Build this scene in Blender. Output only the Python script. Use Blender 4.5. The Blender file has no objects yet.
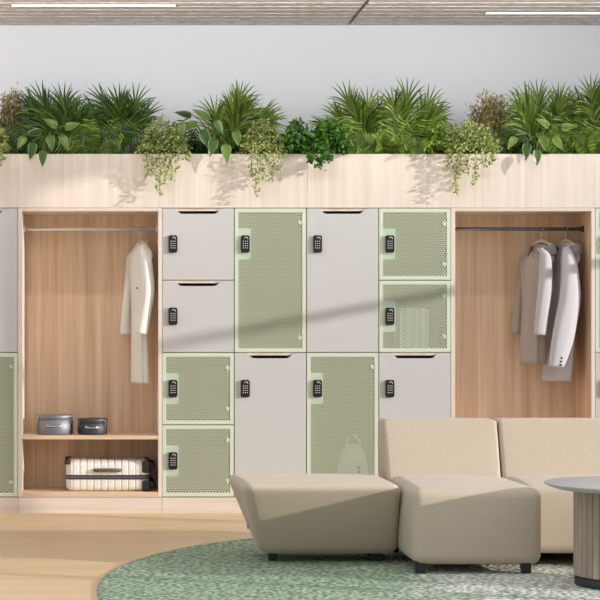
import bpy, bmesh, math, random
from mathutils import Vector, Matrix, noise
random.seed(7)
PI = math.pi
COL = bpy.context.scene.collection
R = random.uniform

# ---------------------------------------------------------------- measuring
F, D0, EYE = 2100.0, 14.583, 1.34
def P(px, py, Y):
    """point at distance Y behind (+) or before (-) the locker fronts"""
    d = D0 + Y
    return Vector(((px - 105) * d / F, Y, EYE - (py - 320) * d / F))
U = 0.5018
X0 = 57 / 144.0
ZB = 0.1108
ZT = ZB + 4 * U
ZP = 2.493

# ---------------------------------------------------------------- materials
def new_mat(name):
    m = bpy.data.materials.new(name); m.use_nodes = True
    return m, m.node_tree.nodes, m.node_tree.links, m.node_tree.nodes['Principled BSDF']
def lin(c):
    return tuple(((v / 255) / 12.92 if v / 255 <= .04045 else ((v / 255 + .055) / 1.055) ** 2.4) for v in c) + (1,)
def plain(name, c, rough=.5, metal=0, bump=0, bscale=200, coord='Object', spec=.5):
    m, N, L, b = new_mat(name)
    b.inputs['Base Color'].default_value = lin(c); b.inputs['Roughness'].default_value = rough
    b.inputs['Metallic'].default_value = metal; b.inputs['Specular IOR Level'].default_value = spec
    if bump:
        tc = N.new('ShaderNodeTexCoord'); n = N.new('ShaderNodeTexNoise'); bp = N.new('ShaderNodeBump')
        n.inputs['Scale'].default_value = bscale; n.inputs['Detail'].default_value = 3
        bp.inputs['Strength'].default_value = bump; bp.inputs['Distance'].default_value = .004
        L.new(tc.outputs[coord], n.inputs['Vector']); L.new(n.outputs['Fac'], bp.inputs['Height'])
        L.new(bp.outputs['Normal'], b.inputs['Normal'])
    return m
def wood(name, c1, c2, scale=(30, 30, 1.2), rough=.5, w=.5):
    m, N, L, b = new_mat(name)
    tc = N.new('ShaderNodeTexCoord'); mp = N.new('ShaderNodeMapping'); mp.inputs['Scale'].default_value = scale
    n = N.new('ShaderNodeTexNoise'); n.inputs['Scale'].default_value = 1.6; n.inputs['Detail'].default_value = 5; n.inputs['Roughness'].default_value = .62
    n2 = N.new('ShaderNodeTexNoise'); n2.inputs['Scale'].default_value = .5; n2.inputs['Detail'].default_value = 2
    mx = N.new('ShaderNodeMath'); mx.operation = 'MULTIPLY_ADD'; mx.inputs[1].default_value = w
    cr = N.new('ShaderNodeValToRGB'); cr.color_ramp.elements[0].color = lin(c1); cr.color_ramp.elements[1].color = lin(c2)
    cr.color_ramp.elements[0].position = .36; cr.color_ramp.elements[1].position = .66
    sc = N.new('ShaderNodeMath'); sc.operation = 'MULTIPLY'; sc.inputs[1].default_value = 1 - w
    L.new(tc.outputs['Object'], mp.inputs['Vector']); L.new(mp.outputs['Vector'], n.inputs['Vector']); L.new(mp.outputs['Vector'], n2.inputs['Vector'])
    L.new(n2.outputs['Fac'], sc.inputs[0]); L.new(n.outputs['Fac'], mx.inputs[0]); L.new(sc.outputs[0], mx.inputs[2])
    L.new(mx.outputs[0], cr.inputs['Fac']); L.new(cr.outputs['Color'], b.inputs['Base Color'])
    bp = N.new('ShaderNodeBump'); bp.inputs['Strength'].default_value = .08; bp.inputs['Distance'].default_value = .002
    L.new(n.outputs['Fac'], bp.inputs['Height']); L.new(bp.outputs['Normal'], b.inputs['Normal'])
    b.inputs['Roughness'].default_value = rough; b.inputs['Specular IOR Level'].default_value = .35
    return m
def fabric(name, c, c2, scale=260, bump=.35):
    m, N, L, b = new_mat(name)
    tc = N.new('ShaderNodeTexCoord'); n = N.new('ShaderNodeTexNoise'); n.inputs['Scale'].default_value = scale; n.inputs['Detail'].default_value = 4
    cr = N.new('ShaderNodeValToRGB'); cr.color_ramp.elements[0].color = lin(c2); cr.color_ramp.elements[1].color = lin(c)
    cr.color_ramp.elements[0].position = .3; cr.color_ramp.elements[1].position = .6
    bp = N.new('ShaderNodeBump'); bp.inputs['Strength'].default_value = bump; bp.inputs['Distance'].default_value = .002
    L.new(tc.outputs['Object'], n.inputs['Vector']); L.new(n.outputs['Fac'], cr.inputs['Fac']); L.new(cr.outputs['Color'], b.inputs['Base Color'])
    L.new(n.outputs['Fac'], bp.inputs['Height']); L.new(bp.outputs['Normal'], b.inputs['Normal'])
    b.inputs['Roughness'].default_value = .9; b.inputs['Specular IOR Level'].default_value = .15
    b.inputs['Sheen Weight'].default_value = .15
    return m
def leafmat(name, c1, c2, rough=.45, trans=.3, edge=None):
    m, N, L, b = new_mat(name)
    g = N.new('ShaderNodeNewGeometry'); cr = N.new('ShaderNodeValToRGB')
    cr.color_ramp.elements[0].color = lin(c1); cr.color_ramp.elements[1].color = lin(c2)
    L.new(g.outputs['Random Per Island'], cr.inputs['Fac']); col = cr.outputs['Color']
    if edge:
        a = N.new('ShaderNodeAttribute'); a.attribute_name = 'edge'
        mr = N.new('ShaderNodeMapRange'); mr.inputs['From Min'].default_value = .5; mr.inputs['From Max'].default_value = .95
        mx = N.new('ShaderNodeMix'); mx.data_type = 'RGBA'; mx.inputs['B'].default_value = lin(edge)
        L.new(a.outputs['Fac'], mr.inputs['Value']); L.new(mr.outputs['Result'], mx.inputs['Factor'])
        L.new(col, mx.inputs['A']); col = mx.outputs['Result']
    L.new(col, b.inputs['Base Color']); b.inputs['Roughness'].default_value = rough; b.inputs['Specular IOR Level'].default_value = .4
    t = N.new('ShaderNodeBsdfTranslucent'); ms = N.new('ShaderNodeMixShader'); ms.inputs['Fac'].default_value = trans
    L.new(col, t.inputs['Color']); L.new(b.outputs[0], ms.inputs[1]); L.new(t.outputs[0], ms.inputs[2])
    L.new(ms.outputs[0], N['Material Output'].inputs['Surface'])
    return m
def perforated(name, c, pitch=.021, r=.0059):
    """sheet with real see-through holes in a staggered grid"""
    m, N, L, b = new_mat(name)
    b.inputs['Base Color'].default_value = lin(c); b.inputs['Roughness'].default_value = .45
    tc = N.new('ShaderNodeTexCoord')
    def lattice(ox, oz):
        ad = N.new('ShaderNodeVectorMath'); ad.operation = 'ADD'; ad.inputs[1].default_value = (ox, 0, oz)
        dv = N.new('ShaderNodeVectorMath'); dv.operation = 'DIVIDE'; dv.inputs[1].default_value = (pitch, 1, pitch * 1.3)
        fr = N.new('ShaderNodeVectorMath'); fr.operation = 'FRACTION'
        sb = N.new('ShaderNodeVectorMath'); sb.operation = 'SUBTRACT'; sb.inputs[1].default_value = (.5, 0, .5)
        ml = N.new('ShaderNodeVectorMath'); ml.operation = 'MULTIPLY'; ml.inputs[1].default_value = (pitch, 0, pitch * 1.3)
        ln = N.new('ShaderNodeVectorMath'); ln.operation = 'LENGTH'
        L.new(tc.outputs['Object'], ad.inputs[0]); L.new(ad.outputs[0], dv.inputs[0]); L.new(dv.outputs[0], fr.inputs[0])
        L.new(fr.outputs[0], sb.inputs[0]); L.new(sb.outputs[0], ml.inputs[0]); L.new(ml.outputs[0], ln.inputs[0])
        return ln.outputs['Value']
    a = lattice(5, 5); d = lattice(5 + pitch / 2, 5 + pitch * .65)
    mn = N.new('ShaderNodeMath'); mn.operation = 'MINIMUM'; L.new(a, mn.inputs[0]); L.new(d, mn.inputs[1])
    lt = N.new('ShaderNodeMath'); lt.operation = 'GREATER_THAN'; lt.inputs[1].default_value = r; L.new(mn.outputs[0], lt.inputs[0])
    L.new(lt.outputs[0], b.inputs['Alpha'])
    return m

M = {}
M['paint'] = plain('wall_paint', (236, 238, 243), .9, bump=.05, bscale=60)
M['palewood'] = wood('pale_ash_wood', (220, 204, 190), (236, 224, 212), (34, 34, 1.1), .55)
M['palewood_h'] = wood('pale_ash_wood_level', (216, 199, 184), (234, 220, 206), (1.1, 34, 34), .55)
M['veneered'] = wood('warm_veneer', (210, 174, 142), (242, 214, 186), (30, 30, .8), .5)  # warmer and darker tone than the pale wood
M['veneered_h'] = wood('warm_veneer_level', (212, 180, 148), (234, 206, 176), (1.2, 26, 26), .5)
M['floor'] = wood('floor_wood', (212, 180, 140), (228, 198, 158), (.8, 9, 9), .42, .6)
M['grey_door'] = plain('grey_lacquer', (200, 199, 198), .5)
M['inside'] = plain('locker_inside', (178, 160, 140), .7)
M['inside_dark'] = plain('locker_inside_brown', (140, 105, 80), .8)
M['inside_green'] = plain('locker_inside_green', (164, 164, 140), .7)
M['green'] = plain('pale_green_metal', (212, 220, 200), .45)
M['green_plate'] = plain('mint_plate', (192, 210, 184), .45)
M['hinge'] = plain('hinge_green', (184, 194, 166), .8)
M['mesh'] = perforated('perforated_green_metal', (196, 202, 176))
M['black'] = plain('black_plastic', (16, 16, 18), .35)
M['key'] = plain('white_key_print', (225, 225, 225), .5)
M['rail'] = plain('polished_rail', (225, 225, 228), .4, .55)
M['chrome'] = plain('chrome', (205, 205, 208), .22, 1)
M['dark_metal'] = plain('dark_metal', (70, 70, 72), .35, 1)
M['tin'] = plain('brushed_grey_tin', (140, 142, 147), .58, .9)
M['tin_dark'] = plain('brushed_dark_tin', (88, 89, 94), .58, .9)
M['cream_shell'] = plain('cream_shell', (240, 235, 225), .45)
M['alu'] = plain('aluminium', (120, 120, 124), .35, .9)
M['handlegrey'] = plain('handle_grey', (98, 94, 88), .5)
M['darkgrey'] = plain('dark_grey_plastic', (52, 50, 48), .45)
M['white_coat'] = fabric('white_cotton', (240, 238, 232), (228, 225, 218), 150, .1)
M['taupe'] = fabric('taupe_wool', (178, 164, 156), (162, 148, 141), 300, .2)
M['lit_wool'] = fabric('lit_sleeve_wool', (198, 192, 192), (184, 177, 177), 300, .2)  # paler copy of the jacket wool: near sleeve's light put into the colour
M['light_wool'] = fabric('light_grey_wool', (206, 203, 206), (192, 188, 191), 300, .2)
M['collar'] = fabric('grey_collar', (150, 145, 145), (112, 108, 108), 120, .3)
M['button'] = plain('button', (60, 58, 60), .4)
M['hanger'] = plain('hanger_wood', (222, 206, 180), .5)
M['sofa'] = fabric('beige_upholstery', (200, 184, 164), (184, 167, 146), 240, .4)
M['leg'] = plain('black_leg', (36, 36, 40), .5)
M['tabletop'] = plain('grey_tabletop', (188, 184, 180), .7)
M['flute'] = wood('grey_brown_wood', (150, 134, 120), (184, 167, 151), (20, 20, 3), .6)
M['soil'] = plain('dark_soil', (52, 40, 30), .95, bump=.5, bscale=80)
M['folder'] = plain('white_folder', (240, 243, 238), .6)
M['folder2'] = plain('pale_green_folder', (214, 226, 214), .6)
M['bag'] = fabric('pale_bag', (226, 228, 218), (206, 210, 198), 60, .3)
M['frame'] = plain('window_frame', (210, 208, 204), .5)
M['stem'] = plain('stem_green', (96, 112, 52), .6)
M['twig'] = plain('twig_brown', (104, 84, 58), .8)
M['palm'] = leafmat('palm_leaf', (40, 78, 18), (150, 172, 72), .4, .3)
M['palm_deep'] = leafmat('deep_palm_leaf', (28, 58, 18), (96, 128, 48), .4, .25)
M['fern'] = leafmat('fern_leaf', (56, 94, 20), (150, 176, 62), .5, .35)
M['heart'] = leafmat('heart_leaf', (36, 70, 26), (104, 134, 56), .3, .1, edge=(150, 172, 104))
M['vine'] = leafmat('vine_leaf', (96, 122, 40), (206, 212, 138), .5, .35)
M['bush'] = leafmat('bush_leaf', (36, 88, 24), (104, 152, 58), .45, .3)
M['brownbush'] = leafmat('brown_twig_leaf', (112, 104, 62), (186, 174, 124), .7, .25)
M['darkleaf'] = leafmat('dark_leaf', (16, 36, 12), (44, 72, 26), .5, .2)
m, N, L, b = new_mat('lamp_glow')
b.inputs['Base Color'].default_value = (1, 1, 1, 1); b.inputs['Emission Color'].default_value = (1, .96, .9, 1); b.inputs['Emission Strength'].default_value = 1.9
M['glow'] = m
# woven ceiling
m, N, L, b = new_mat('woven_ceiling')
tc = N.new('ShaderNodeTexCoord'); mp = N.new('ShaderNodeMapping'); mp.inputs['Scale'].default_value = (14, 60, 14)
n = N.new('ShaderNodeTexNoise'); n.inputs['Scale'].default_value = 1.0; n.inputs['Detail'].default_value = 6; n.inputs['Roughness'].default_value = .7
cr = N.new('ShaderNodeValToRGB'); cr.color_ramp.elements[0].color = lin((180, 170, 166)); cr.color_ramp.elements[1].color = lin((246, 238, 236))
cr.color_ramp.elements[0].position = .34; cr.color_ramp.elements[1].position = .66
L.new(tc.outputs['Object'], mp.inputs['Vector']); L.new(mp.outputs['Vector'], n.inputs['Vector']); L.new(n.outputs['Fac'], cr.inputs['Fac']); L.new(cr.outputs['Color'], b.inputs['Base Color'])
b.inputs['Roughness'].default_value = .95; M['ceil'] = m
# rug
m, N, L, b = new_mat('knotted_rug')
tc = N.new('ShaderNodeTexCoord')
v = N.new('ShaderNodeTexVoronoi'); v.inputs['Scale'].default_value = 32
n = N.new('ShaderNodeTexNoise'); n.inputs['Scale'].default_value = 1.7; n.inputs['Detail'].default_value = 4; n.inputs['Roughness'].default_value = .6
n2 = N.new('ShaderNodeTexNoise'); n2.inputs['Scale'].default_value = 22; n2.inputs['Detail'].default_value = 2
gr = N.new('ShaderNodeVectorMath'); gr.operation = 'LENGTH'
sc = N.new('ShaderNodeVectorMath'); sc.operation = 'MULTIPLY'; sc.inputs[1].default_value = (1, .72, 0)
of = N.new('ShaderNodeVectorMath'); of.operation = 'ADD'; of.inputs[1].default_value = (-.55, -.25, 0)
L.new(tc.outputs['Object'], of.inputs[0]); L.new(of.outputs[0], sc.inputs[0]); L.new(sc.outputs[0], gr.inputs[0])
a1 = N.new('ShaderNodeMath'); a1.operation = 'MULTIPLY_ADD'; a1.inputs[1].default_value = 2.0
a2 = N.new('ShaderNodeMath'); a2.operation = 'MULTIPLY_ADD'; a2.inputs[1].default_value = .8
L.new(n.outputs['Fac'], a1.inputs[0]); L.new(gr.outputs['Value'], a1.inputs[2]); L.new(n2.outputs['Fac'], a2.inputs[0]); L.new(a1.outputs[0], a2.inputs[2])
mr = N.new('ShaderNodeMapRange'); mr.inputs['From Min'].default_value = 2.1; mr.inputs['From Max'].default_value = 2.45
L.new(a2.outputs[0], mr.inputs['Value'])
vr = N.new('ShaderNodeValToRGB'); vr.color_ramp.elements[0].color = (1, 1, 1, 1); vr.color_ramp.elements[1].color = (.36, .40, .36, 1)
vr.color_ramp.elements[0].position = .25; vr.color_ramp.elements[1].position = .85
mx = N.new('ShaderNodeMix'); mx.data_type = 'RGBA'; mx.inputs['A'].default_value = lin((250, 246, 236)); mx.inputs['B'].default_value = lin((180, 198, 170))
mu = N.new('ShaderNodeMix'); mu.data_type = 'RGBA'; mu.blend_type = 'MULTIPLY'; mu.inputs['Factor'].default_value = 1
L.new(tc.outputs['Object'], v.inputs['Vector']); L.new(tc.outputs['Object'], n.inputs['Vector']); L.new(tc.outputs['Object'], n2.inputs['Vector'])
L.new(mr.outputs['Result'], mx.inputs['Factor']); L.new(v.outputs['Distance'], vr.inputs['Fac'])
sm = N.new('ShaderNodeMath'); sm.operation = 'MULTIPLY'; sm.inputs[1].default_value = 1.3; L.new(v.outputs['Distance'], sm.inputs[0]); L.new(sm.outputs[0], vr.inputs['Fac'])
L.new(mx.outputs['Result'], mu.inputs['A']); L.new(vr.outputs['Color'], mu.inputs['B']); L.new(mu.outputs['Result'], b.inputs['Base Color'])
bp = N.new('ShaderNodeBump'); bp.invert = True; bp.inputs['Distance'].default_value = .014; bp.inputs['Strength'].default_value = .8
L.new(v.outputs['Distance'], bp.inputs['Height']); L.new(bp.outputs['Normal'], b.inputs['Normal']); b.inputs['Roughness'].default_value = .95
M['rug'] = m

# ---------------------------------------------------------------- mesh helpers
class MB:
    def __init__(s): s.v = []; s.f = []; s.e = []
    def add(s, vs, fs, ed=None):
        o = len(s.v); s.v += [Vector(v) for v in vs]; s.f += [tuple(i + o for i in f) for f in fs]
        s.e += list(ed) if ed else [0.0] * len(vs)
        return s
    def box(s, x0, x1, y0, y1, z0, z1):
        vs = [(x, y, z) for z in (z0, z1) for y in (y0, y1) for x in (x0, x1)]
        return s.add(vs, [(0, 2, 3, 1), (4, 5, 7, 6), (0, 1, 5, 4), (2, 6, 7, 3), (0, 4, 6, 2), (1, 3, 7, 5)])
    def prism(s, pts, axis, a, b):
        """outline in the two other axes, extruded along axis from a to b"""
        n = len(pts); vs = []
        for t in (a, b):
            for (p, q) in pts:
                vs.append({'x': (t, p, q), 'y': (p, t, q), 'z': (p, q, t)}[axis])
        return s.add(vs, [tuple(range(n)), tuple(range(2 * n - 1, n - 1, -1))] + [(i, i + n, (i + 1) % n + n, (i + 1) % n) for i in range(n)])
    def loft(s, rings, cap=True, closed=True):
        n = len(rings[0]); vs = [v for r in rings for v in r]; fs = []
        for k in range(len(rings) - 1):
            for i in range(n if closed else n - 1):
                j = (i + 1) % n
                fs.append((k * n + i, k * n + j, (k + 1) * n + j, (k + 1) * n + i))
        if cap: fs += [tuple(range(n - 1, -1, -1)), tuple(range((len(rings) - 1) * n, len(rings) * n))]
        return s.add(vs, fs)
    def tube(s, pts, r, n=8, r2=None):
        pts = [Vector(p) for p in pts]; rings = []
        for k, p in enumerate(pts):
            t = (pts[min(k + 1, len(pts) - 1)] - pts[max(k - 1, 0)]).normalized()
            a = t.cross(Vector((0, 0, 1)) if abs(t.z) < .9 else Vector((1, 0, 0))).normalized(); b_ = t.cross(a)
            rr = r if r2 is None else r + (r2 - r) * k / (len(pts) - 1)
            rings.append([p + (a * math.cos(2 * PI * i / n) + b_ * math.sin(2 * PI * i / n)) * rr for i in range(n)])
        return s.loft(rings)
    def lathe(s, prof, n=48, c=(0, 0, 0), axis='z'):
        rings = []
        for r, h in prof:
            ring = []
            for i in range(n):
                a = 2 * PI * i / n; p, q = r * math.cos(a), r * math.sin(a)
                ring.append(Vector(c) + Vector({'z': (p, q, h), 'y': (p, h, q), 'x': (h, p, q)}[axis]))
            rings.append(ring)
        return s.loft(rings)
    def build(s, name, mat, parent=None, bevel=0, smooth=False, seg=2):
        me = bpy.data.meshes.new(name); me.from_pydata([tuple(v) for v in s.v], [], s.f)
        bm = bmesh.new(); bm.from_mesh(me)
        if name not in ('foliage', 'leaves', 'leaf'): bmesh.ops.recalc_face_normals(bm, faces=bm.faces)
        bm.to_mesh(me); bm.free()
        me.materials.append(mat)
        if any(s.e):
            at = me.attributes.new('edge', 'FLOAT', 'POINT'); at.data.foreach_set('value', s.e)
        if smooth:
            me.polygons.foreach_set('use_smooth', [True] * len(me.polygons))
        o = bpy.data.objects.new(name, me); COL.objects.link(o); o.parent = parent
        if bevel:
            bv = o.modifiers.new('bevel', 'BEVEL'); bv.width = bevel; bv.segments = seg; bv.limit_method = 'ANGLE'; bv.angle_limit = .6
        if smooth == 'auto':
            me.polygons.foreach_set('use_smooth', [False] * len(me.polygons))
            me.polygons.foreach_set('use_smooth', [len(p.vertices) == 4 for p in me.polygons])
        return o
def thing(name, label, cat, loc=(0, 0, 0), rz=0, group=None):
    o = bpy.data.objects.new(name, None); COL.objects.link(o); o.location = loc; o.rotation_euler = (0, 0, rz)
    o.empty_display_size = .1; return tag(o, label, cat, group)
def tag(o, label, cat, group=None):
    o['label'] = label; o['category'] = cat
    if group: o['group'] = group
    return o
def struct(mb, name, mat, **k):
    o = mb.build(name, mat, **k); o['kind'] = 'structure'; return o
def dup(root, loc, label, rz=None):
    def rec(o, parent):
        c = o.copy(); COL.objects.link(c)
        if parent: c.parent = parent
        for ch in o.children: rec(ch, c)
        return c
    r = rec(root, None); r.location = loc; r['label'] = label
    if rz is not None: r.rotation_euler = (0, 0, rz)
    return r
def roundhex(c, r, n=12, bulge=0.0):
    """soft upholstered block: c = 8 corners (x, y, z low to high, x fastest), r = rounding"""
    c = [Vector(p) for p in c]
    def tri(u, v, w):
        a = [(1 - u) / 2, (1 + u) / 2]; b_ = [(1 - v) / 2, (1 + v) / 2]; d = [(1 - w) / 2, (1 + w) / 2]
        return sum((c[i + 2 * j + 4 * k] * (a[i] * b_[j] * d[k]) for i in (0, 1) for j in (0, 1) for k in (0, 1)), Vector())
    h = [((tri(1, 0, 0) - tri(-1, 0, 0)).length / 2), ((tri(0, 1, 0) - tri(0, -1, 0)).length / 2), ((tri(0, 0, 1) - tri(0, 0, -1)).length / 2)]
    g = [[-h[a]] + [(-h[a] + r * (k / 5)) for k in range(1, 5)] + [(-h[a] + r) + (2 * h[a] - 2 * r) * k / n for k in range(n + 1)] + [h[a] - r + r * k / 5 for k in range(1, 5)] + [h[a]] for a in range(3)]
    key = {}; vs = []; fs = []
    def vid(p):
        q = tuple(round(x, 6) for x in p)
        if q in key: return key[q]
        inn = Vector([max(-h[a] + r, min(h[a] - r, p[a])) for a in range(3)])
        d = Vector(p) - inn
        o = inn + (d.normalized() * r if d.length > 1e-9 else d)
        uvw = [o[a] / h[a] for a in range(3)]
        w = tri(*uvw); cen = tri(0, 0, 0)
        if bulge:
            k = [max(0, 1 - uvw[a] ** 2) for a in range(3)]
            for a in range(3):
                b1, b2 = (a + 1) % 3, (a + 2) % 3
                e = [0, 0, 0]; e[a] = 1
                ax = (tri(*e) - cen).normalized()
                w = w + ax * (uvw[a] * bulge * k[b1] * k[b2])
        key[q] = len(vs); vs.append(w); return key[q]
    for a in range(3):
        b1, b2 = (a + 1) % 3, (a + 2) % 3
        for sgn in (-1, 1):
            A, B = g[b1], g[b2]
            for i in range(len(A) - 1):
                for j in range(len(B) - 1):
                    q = []
                    for (ii, jj) in ((i, j), (i + 1, j), (i + 1, j + 1), (i, j + 1)):
                        p = [0, 0, 0]; p[a] = sgn * h[a]; p[b1] = A[ii]; p[b2] = B[jj]; q.append(vid(p))
                    if sgn < 0: q.reverse()
                    if len(set(q)) == 4: fs.append(tuple(q))
    mb = MB(); mb.add(vs, fs); return mb

# ---------------------------------------------------------------- room
XW, CEIL, YW = 3.95, 3.47, .6
struct(MB().box(-4.2, XW + .15, -16, YW + .15, -.1, 0), 'floor', M['floor'])
struct(MB().box(-4.2, XW + .15, YW, YW + .15, 0, CEIL + .15), 'wall_back', M['paint'])
mb = MB(); pitch = .16; xs = 1.757
for a, b_ in ((-4.2, xs - .014), (xs + .014, XW)):
    pts = [(YW, CEIL + .04)]; y = YW
    while y > -3.0:
        pts += [(y, CEIL), (y - pitch * .66, CEIL), (y - pitch * .68, CEIL + .005), (y - pitch, CEIL + .005)]; y -= pitch
    pts += [(y, CEIL + .04)]
    mb.prism(pts, 'x', a, b_)
struct(mb, 'ceiling', M['ceil'])
struct(MB().box(-4.2, XW + .15, -3.2, YW + .15, CEIL + .05, CEIL + .2), 'trim_1', M['darkgrey'])
# unseen window wall added on the right: one long window shaping the sunlight
ya, yb, zs, zh = -7.2, -.1, .35, 3.43
w = MB(); w.box(XW, XW + .15, -9, ya, 0, CEIL + .15); w.box(XW, XW + .15, yb, YW + .15, 0, CEIL + .15)
w.box(XW, XW + .15, ya, yb, 0, zs); w.box(XW, XW + .15, ya, yb, zh, CEIL + .15)
struct(w, 'wall_right', M['paint'])
w = MB()
for y in (-1.96, -5.40): w.box(XW + .04, XW + .12, y - .04, y + .04, zs, zh)
w.box(XW + .04, XW + .12, ya, ya + .05, zs, zh); w.box(XW + .04, XW + .12, yb - .05, yb, zs, zh)
w.box(XW + .04, XW + .12, ya, yb, zs, zs + .05); w.box(XW + .04, XW + .12, ya, yb, zh - .04, zh)
# bar added across the window, raked to cast the lockers' diagonal shadow
k_ = 1 / .42
yc = (1.354 - XW) * .42; zc = 1.355 - .607 * yc
g_ = -.155
w.prism([(-.15, zc + g_ * (-.15 - yc) - .03), (-.15, zc + g_ * (-.15 - yc) + .03), (-1.96, zc + g_ * (-1.96 - yc) + .03), (-1.96, zc + g_ * (-1.96 - yc) - .03)], 'x', XW + .05, XW + .11)
struct(w, 'window_1', M['frame'])

# ---------------------------------------------------------------- lockers
DW = U - .007
def lock_parts(parent, z):
    lx = (173 - 198.2) / 144
    e = MB(); e.prism([(lx - .031, z - .05), (lx - .022, z - .06), (lx + .022, z - .06), (lx + .031, z - .05), (lx + .031, z + .05), (lx + .022, z + .06), (lx - .022, z + .06), (lx - .031, z + .05)], 'y', -.017, 0)
    lk = e.build('lock', M['black'], parent, bevel=.003)
    k = MB()
    for i in range(3):
        for j in range(4):
            cx, cz = lx - .0135 + i * .0135, z - .028 + j * .0155
            k.prism([(cx + .0034 * math.cos(t * PI / 4), cz + .0034 * math.sin(t * PI / 4)) for t in range(8)], 'y', -.018, -.0165)
    kp = k.build('keypad', M['key'], lk); kp['label'] = 'white printed keys'
    a = MB(); n = 10; out = []; inn = []
    for i in range(n + 1):
        t = -.3 + PI * i / n; out.append((lx + .006 + .013 * math.cos(t), z + .036 + .013 * math.sin(t))); inn.append((lx + .006 + .009 * math.cos(t), z + .036 + .009 * math.sin(t)))
    for i in range(n): a.prism([out[i], out[i + 1], inn[i + 1], inn[i]], 'y', -.018, -.0165)
    a.build('emblem', M['key'], lk)['label'] = 'white printed arc'
def carcass(t, h, inner):
    c = MB(); w = U / 2
    c.box(-w, -w + .016, .02, .5, 0, h); c.box(w - .016, w, .02, .5, 0, h)
    c.box(-w + .016, w - .016, .02, .5, 0, .016); c.box(-w + .016, w - .016, .0125, .5, h - .0205, h)
    c.box(-w + .016, w - .016, .485, .5, .016, h - .016)
    c.build('carcass', inner, t)
GG, GM = 'grey-doored lockers with scooped pulls', 'green perforated-door lockers'
def grey_locker(rows):
    h = rows * U; t = thing('grey_locker', '', 'locker', group=GG); carcass(t, h, M['palewood'])
    d = DW / 2; tz = h - .0035; bz = .0035
    dep = .037
    sc = [(-.172, tz), (-.156, tz - .004), (-.146, tz - .014), (-.134, tz - .027), (-.118, tz - dep), (.118, tz - dep), (.134, tz - .027), (.146, tz - .014), (.156, tz - .004), (.172, tz)]
    # door in strips (front outline with the scooped pull)
    mb = MB(); mb.prism([(-d, bz), (d, bz), (d, tz)] + sc[::-1] + [(-d, tz)], 'y', 0, .012)
    dr = mb.build('door', M['grey_door'], t)
    MB().box(-U / 2 + .018, U / 2 - .018, .03, .46, h - .075, h - .06).build('inner_shelf', M['inside_dark'], t)
    lock_parts(t, h - (244 - 208) / 144)
    return t
def green_locker(rows):
    h = rows * U; t = thing('green_locker', '', 'locker', group=GM); carcass(t, h, M['inside_green'])
    d = DW / 2; z0, z1 = .0035, h - .0035; f = .026
    mb = MB(); mb.box(-d, -d + f, 0, .02, z0, z1); mb.box(d - f, d, 0, .02, z0, z1); mb.box(-d + f, d - f, 0, .02, z0, z0 + f); mb.box(-d + f, d - f, 0, .02, z1 - f, z1)
    fr = mb.build('door', M['green'], t)
    MB().box(-d + f, d - f, .003, .0045, z0 + f, z1 - f).build('mesh_panel', M['mesh'], fr)['label'] = 'perforated panel with staggered holes'
    zl = h - (244 - 208) / 144
    MB().box(-d + f * .6, -d + f + .086, .001, .012, zl - .108, zl + .108).build('lock_plate', M['green_plate'], fr)
    for z in (.11, h - .11) if rows == 1 else (.1, h - .1):
        hb = MB(); hb.lathe([(0, -.001), (.015, -.001), (.018, .001), (.018, .018)], 16, (d - f - .02, .001, z), 'y')
        hb.build('hinge', M['hinge'], fr, smooth='auto')
    lock_parts(t, zl)
    return t
protos = {}
def locker(kind, rows, col, row, label):
    """col 0 is the first column right of the left wardrobe, row counted from the top"""
    xc = X0 + (col + .5) * U; z = ZT - (row + rows) * U
    if col < 0: xc = (18 - 105) / 144 - U / 2
    if col > 3: xc = (595 - 105) / 144 + U / 2
    k = (kind, rows)
    if k not in protos:
        protos[k] = grey_locker(rows) if kind == 'g' else green_locker(rows); o = protos[k]; o.location = (xc, 0, z); o['label'] = label
        return o
    return dup(protos[k], (xc, 0, z), label)
locker('g', 2, -1, 0, 'tall grey locker door cut off by the left edge of the photo')
locker('m', 2, -1, 2, 'tall green perforated locker at lower left edge, left of the suitcase wardrobe')
locker('g', 1, 0, 0, 'short grey locker at the top, immediately right of the left wardrobe')
locker('g', 1, 0, 1, 'short grey locker directly below another short grey locker beside the left wardrobe')
locker('m', 1, 0, 2, 'short green perforated locker above another, between grey locker and green locker')
locker('m', 1, 0, 3, 'short green perforated locker at the bottom, just right of the cream suitcase')
locker('m', 2, 1, 0, 'tall green perforated locker under the middle trailing plant, upper row')
locker('g', 2, 1, 2, 'tall grey locker in the lower row, behind the left end of the ottoman')
locker('g', 2, 2, 0, 'tall grey locker in the upper row between two green perforated lockers')
locker('m', 2, 2, 2, 'tall green perforated locker behind the ottoman with a pale bag inside')
locker('m', 1, 3, 0, 'short empty green perforated locker at the top, left of the jacket wardrobe')
locker('m', 1, 3, 1, 'short green perforated locker with a row of white folders inside')
locker('g', 2, 3, 2, 'grey locker whose lower part is hidden by the sofa backrest')
locker('m', 2, 4, 0, 'tall green perforated locker cut off by the right edge of the photo')
locker('g', 2, 4, 2, 'grey locker at right edge below a green one, beside the sofa top')

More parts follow.
